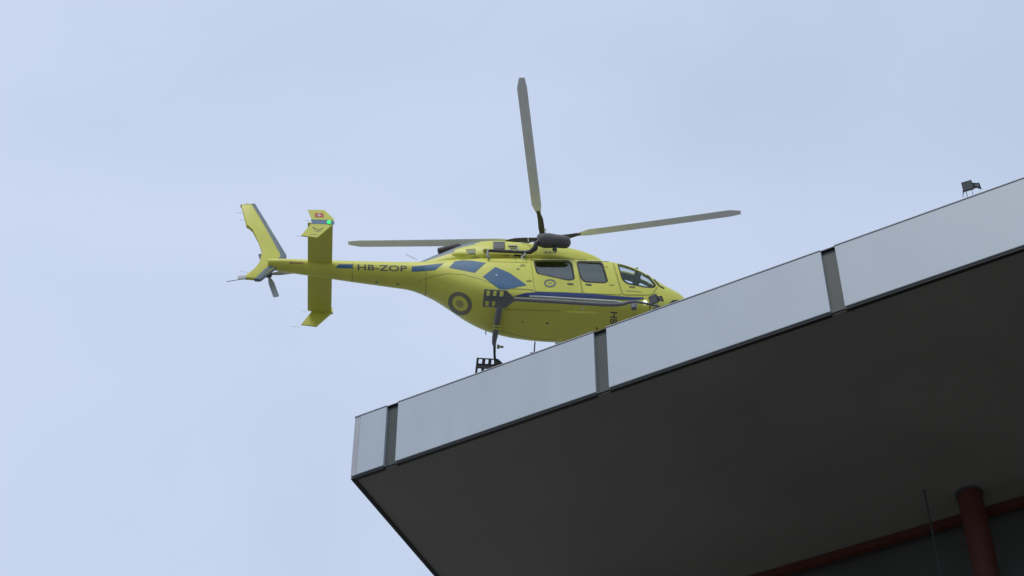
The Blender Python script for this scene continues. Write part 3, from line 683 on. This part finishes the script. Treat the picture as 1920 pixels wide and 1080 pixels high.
# ---- landing gear
for s in (-1, 1):
    b = MB(); y = 1.35 * s
    b.tube([(-1.55, y, .07), (-1.3, y, .06), (1.55, y, .06), (1.85, y, .075), (2.05, y, .12), (2.2, y, .19), (2.38, y, .235), (2.98, y * .985, .14)], [.045, .052, .052, .052, .05, .045, .035, .03], 12); sk = b.build('skid', SKID, heli, smooth=50)
    # boarding step above the skid
    b = MB(); b.tube([(-.14 if s > 0 else -.36, s * 1.19, .33), (-.05, s * 1.19, .34), (1.9, s * 1.19, .33), (2.1, s * 1.22, .27)], [.028, .035, .035, .03], 10); b.tube([(-.12, s * 1.06, .35), (.0, s * 1.06, .36), (1.95, s * 1.06, .345)], .022, 8)
    for k in range(14): b.box((-.08 + k * .155, s * 1.125, .345), (.03, .14, .012))
    b.build('boarding_step', SILV if s < 0 else SKID, heli, smooth=50)
    for xx_ in (-.02, .8, 1.6):
        b = MB(); b.tube([(xx_, s * 1.19, .32), (xx_, s * 1.35, .08)], .018, 8).tube([(xx_, s * 1.1, .33), (xx_ , s * .78, .52)], .018, 8); b.build('step_bracket', DARK, heli)
# rear and front cross tubes
def leg(x0, s, r=.035): return [(x0, s * .55, .40), (x0 + .0, s * .86, .38), (x0 + .02, s * 1.10, .27), (x0 + .05, s * 1.26, .14), (x0 + .05, s * 1.35, .07)]
for x0, nm in ((-1.10, 'rear'), (2.93, 'front')):
    b = MB(); pts = leg(x0, -1)[::-1] + leg(x0, 1); b.tube(pts, [.04, .042, .045, .045, .045, .045, .038, .034, .032, .032], 12); b.build('cross_tube', DARK, heli, smooth=50)
b = MB(); rr = []
for y, w in ((-1.16, .05), (-1.02, .075), (-.9, .085), (-.5, .085), (0, .08), (.5, .075), (.74, .055), (.82, .035)):
    z = .36 if abs(y) < .85 else .36 - (abs(y) - .85) * .35
    rr.append([(-1.10 + w * cos(t) - (.02 * (y + .5)), y, z + .05 * sin(t)) for t in (2 * pi * k / 12 for k in range(12))])
b.loft(rr); b.build('cross_tube_fairing', SKID, heli, smooth=50)
for dy in (-.03, .07):
    b = MB(); b.box((-1.10, .02 + dy, .30), (.22, .035, .03)); b.build('tube_clamp', YEL2, heli)
# slotted snow pads at the rear of both skids
for s in (-1, 1):
    yc = 1.35 * s; b = MB(); z = .045; x0, x1 = -1.56, -.98; hw = .33
    b.box((x0 + .03, yc, z), (.06, 2 * hw, .012)); b.box(((x0 + x1) / 2, yc, z), (x1 - x0, .20, .0125))
    for yy in (yc - hw + .02, yc + hw - .02): b.box(((x0 + x1) / 2 + .0, yy, z), (x1 - x0 - .02, .04, .0115))
    for k in range(1, 4): b.box((x0 + .03 + k * .165, yc, z), (.085 if k < 3 else .06, 2 * hw - .02, .0118))
    b.prism([(x1 - .01, yc + hw, z - .006), (x1 + .22, yc + .06, z - .006), (x1 + .22, yc - .06, z - .006), (x1 - .01, yc - hw, z - .006), (x1 - .06, yc - hw, z - .006), (x1 - .06, yc + hw, z - .006)], (0, 0, .0121))
    if s < 0: b.box((x1 - .03, yc + .18, z), (.2, .28, .0116))
    b.build('snow_pad', SKID if s < 0 else DARK, heli)
# port-side poles under the belly
q = PY(934, 650, 1.08); b = MB(); b.box(q + Vector((.07, 0, 0)), (.15, .05, .05), bev=.01).box(q, (.07, .07, .10), bev=.01); b.build('tube_lamp', SILV, heli)
b = MB(); b.tube([PY(911, 620, .5), PY(911, 627, .5)], .014, 6); b.build('antenna', BLK, heli)
# belly fairing
bf = []
for x, hh, sh in ((.62, .0, 0.0), (.66, .05, .05), (.80, .05, .04), (.95, .045, .0), (1.35, .03, -.01), (1.55, -.01, -.02)):
    bf.append([(x, y, .458 - (hh if abs(y) < .6 else sh) * 1.0 + (.03 if abs(y) > .61 else 0)) for y in (-.62, -.58, -.3, .3, .58, .62)] + [(x, .58, .52), (x, -.58, .52)])
b = MB(); b.loft(bf); b.build('belly_fairing', YEL, heli, smooth=30)
# landing light, forward camera pod, chin window
p = hit(1204, 570)[0] or PY(1204, 570, -.5)
b = MB(); lp = PY(1209.5, 567.5, -.72); bmesh.ops.create_uvsphere(b.bm, u_segments=16, v_segments=10, radius=.058, matrix=Matrix.Translation(lp)); ll = b.build('landing_light', LAND, heli, smooth=True)
b = MB(); b.tube([lp + Vector((-.02, .02, .0)), lp + Vector((.04, .25, .1))], .06, 12); b.build('lamp_arm', DARK, heli)
b = MB(); cp = PY(1188.5, 574, -.9); b.tube([cp + Vector((0, 0, -.09)), cp + Vector((0, 0, .08))], [.075, .085], 14); b.build('wire_cutter_mount', SKID, heli, smooth=40)
for s in (0, 1):
    me = patch_mesh('chin_window', [rounded([(1247, 577), (1253, 570), (1262, 562.5), (1272, 563), (1284, 566), (1276, 574), (1266, 584), (1250, 586)], 3)], .006, BODYS, 4)
    if s: me = mirrored(me)
    link('chin_window', me, BLK, heli, smooth=True)
# windshield wiper / cable cutter strip on the near windshield edge
patch('windshield_pillar', [ribbon([(1213, 512), (1226, 524), (1237, 537), (1245, 541)], 2.0)], BLK, off=.01, step=3, mirror=True)
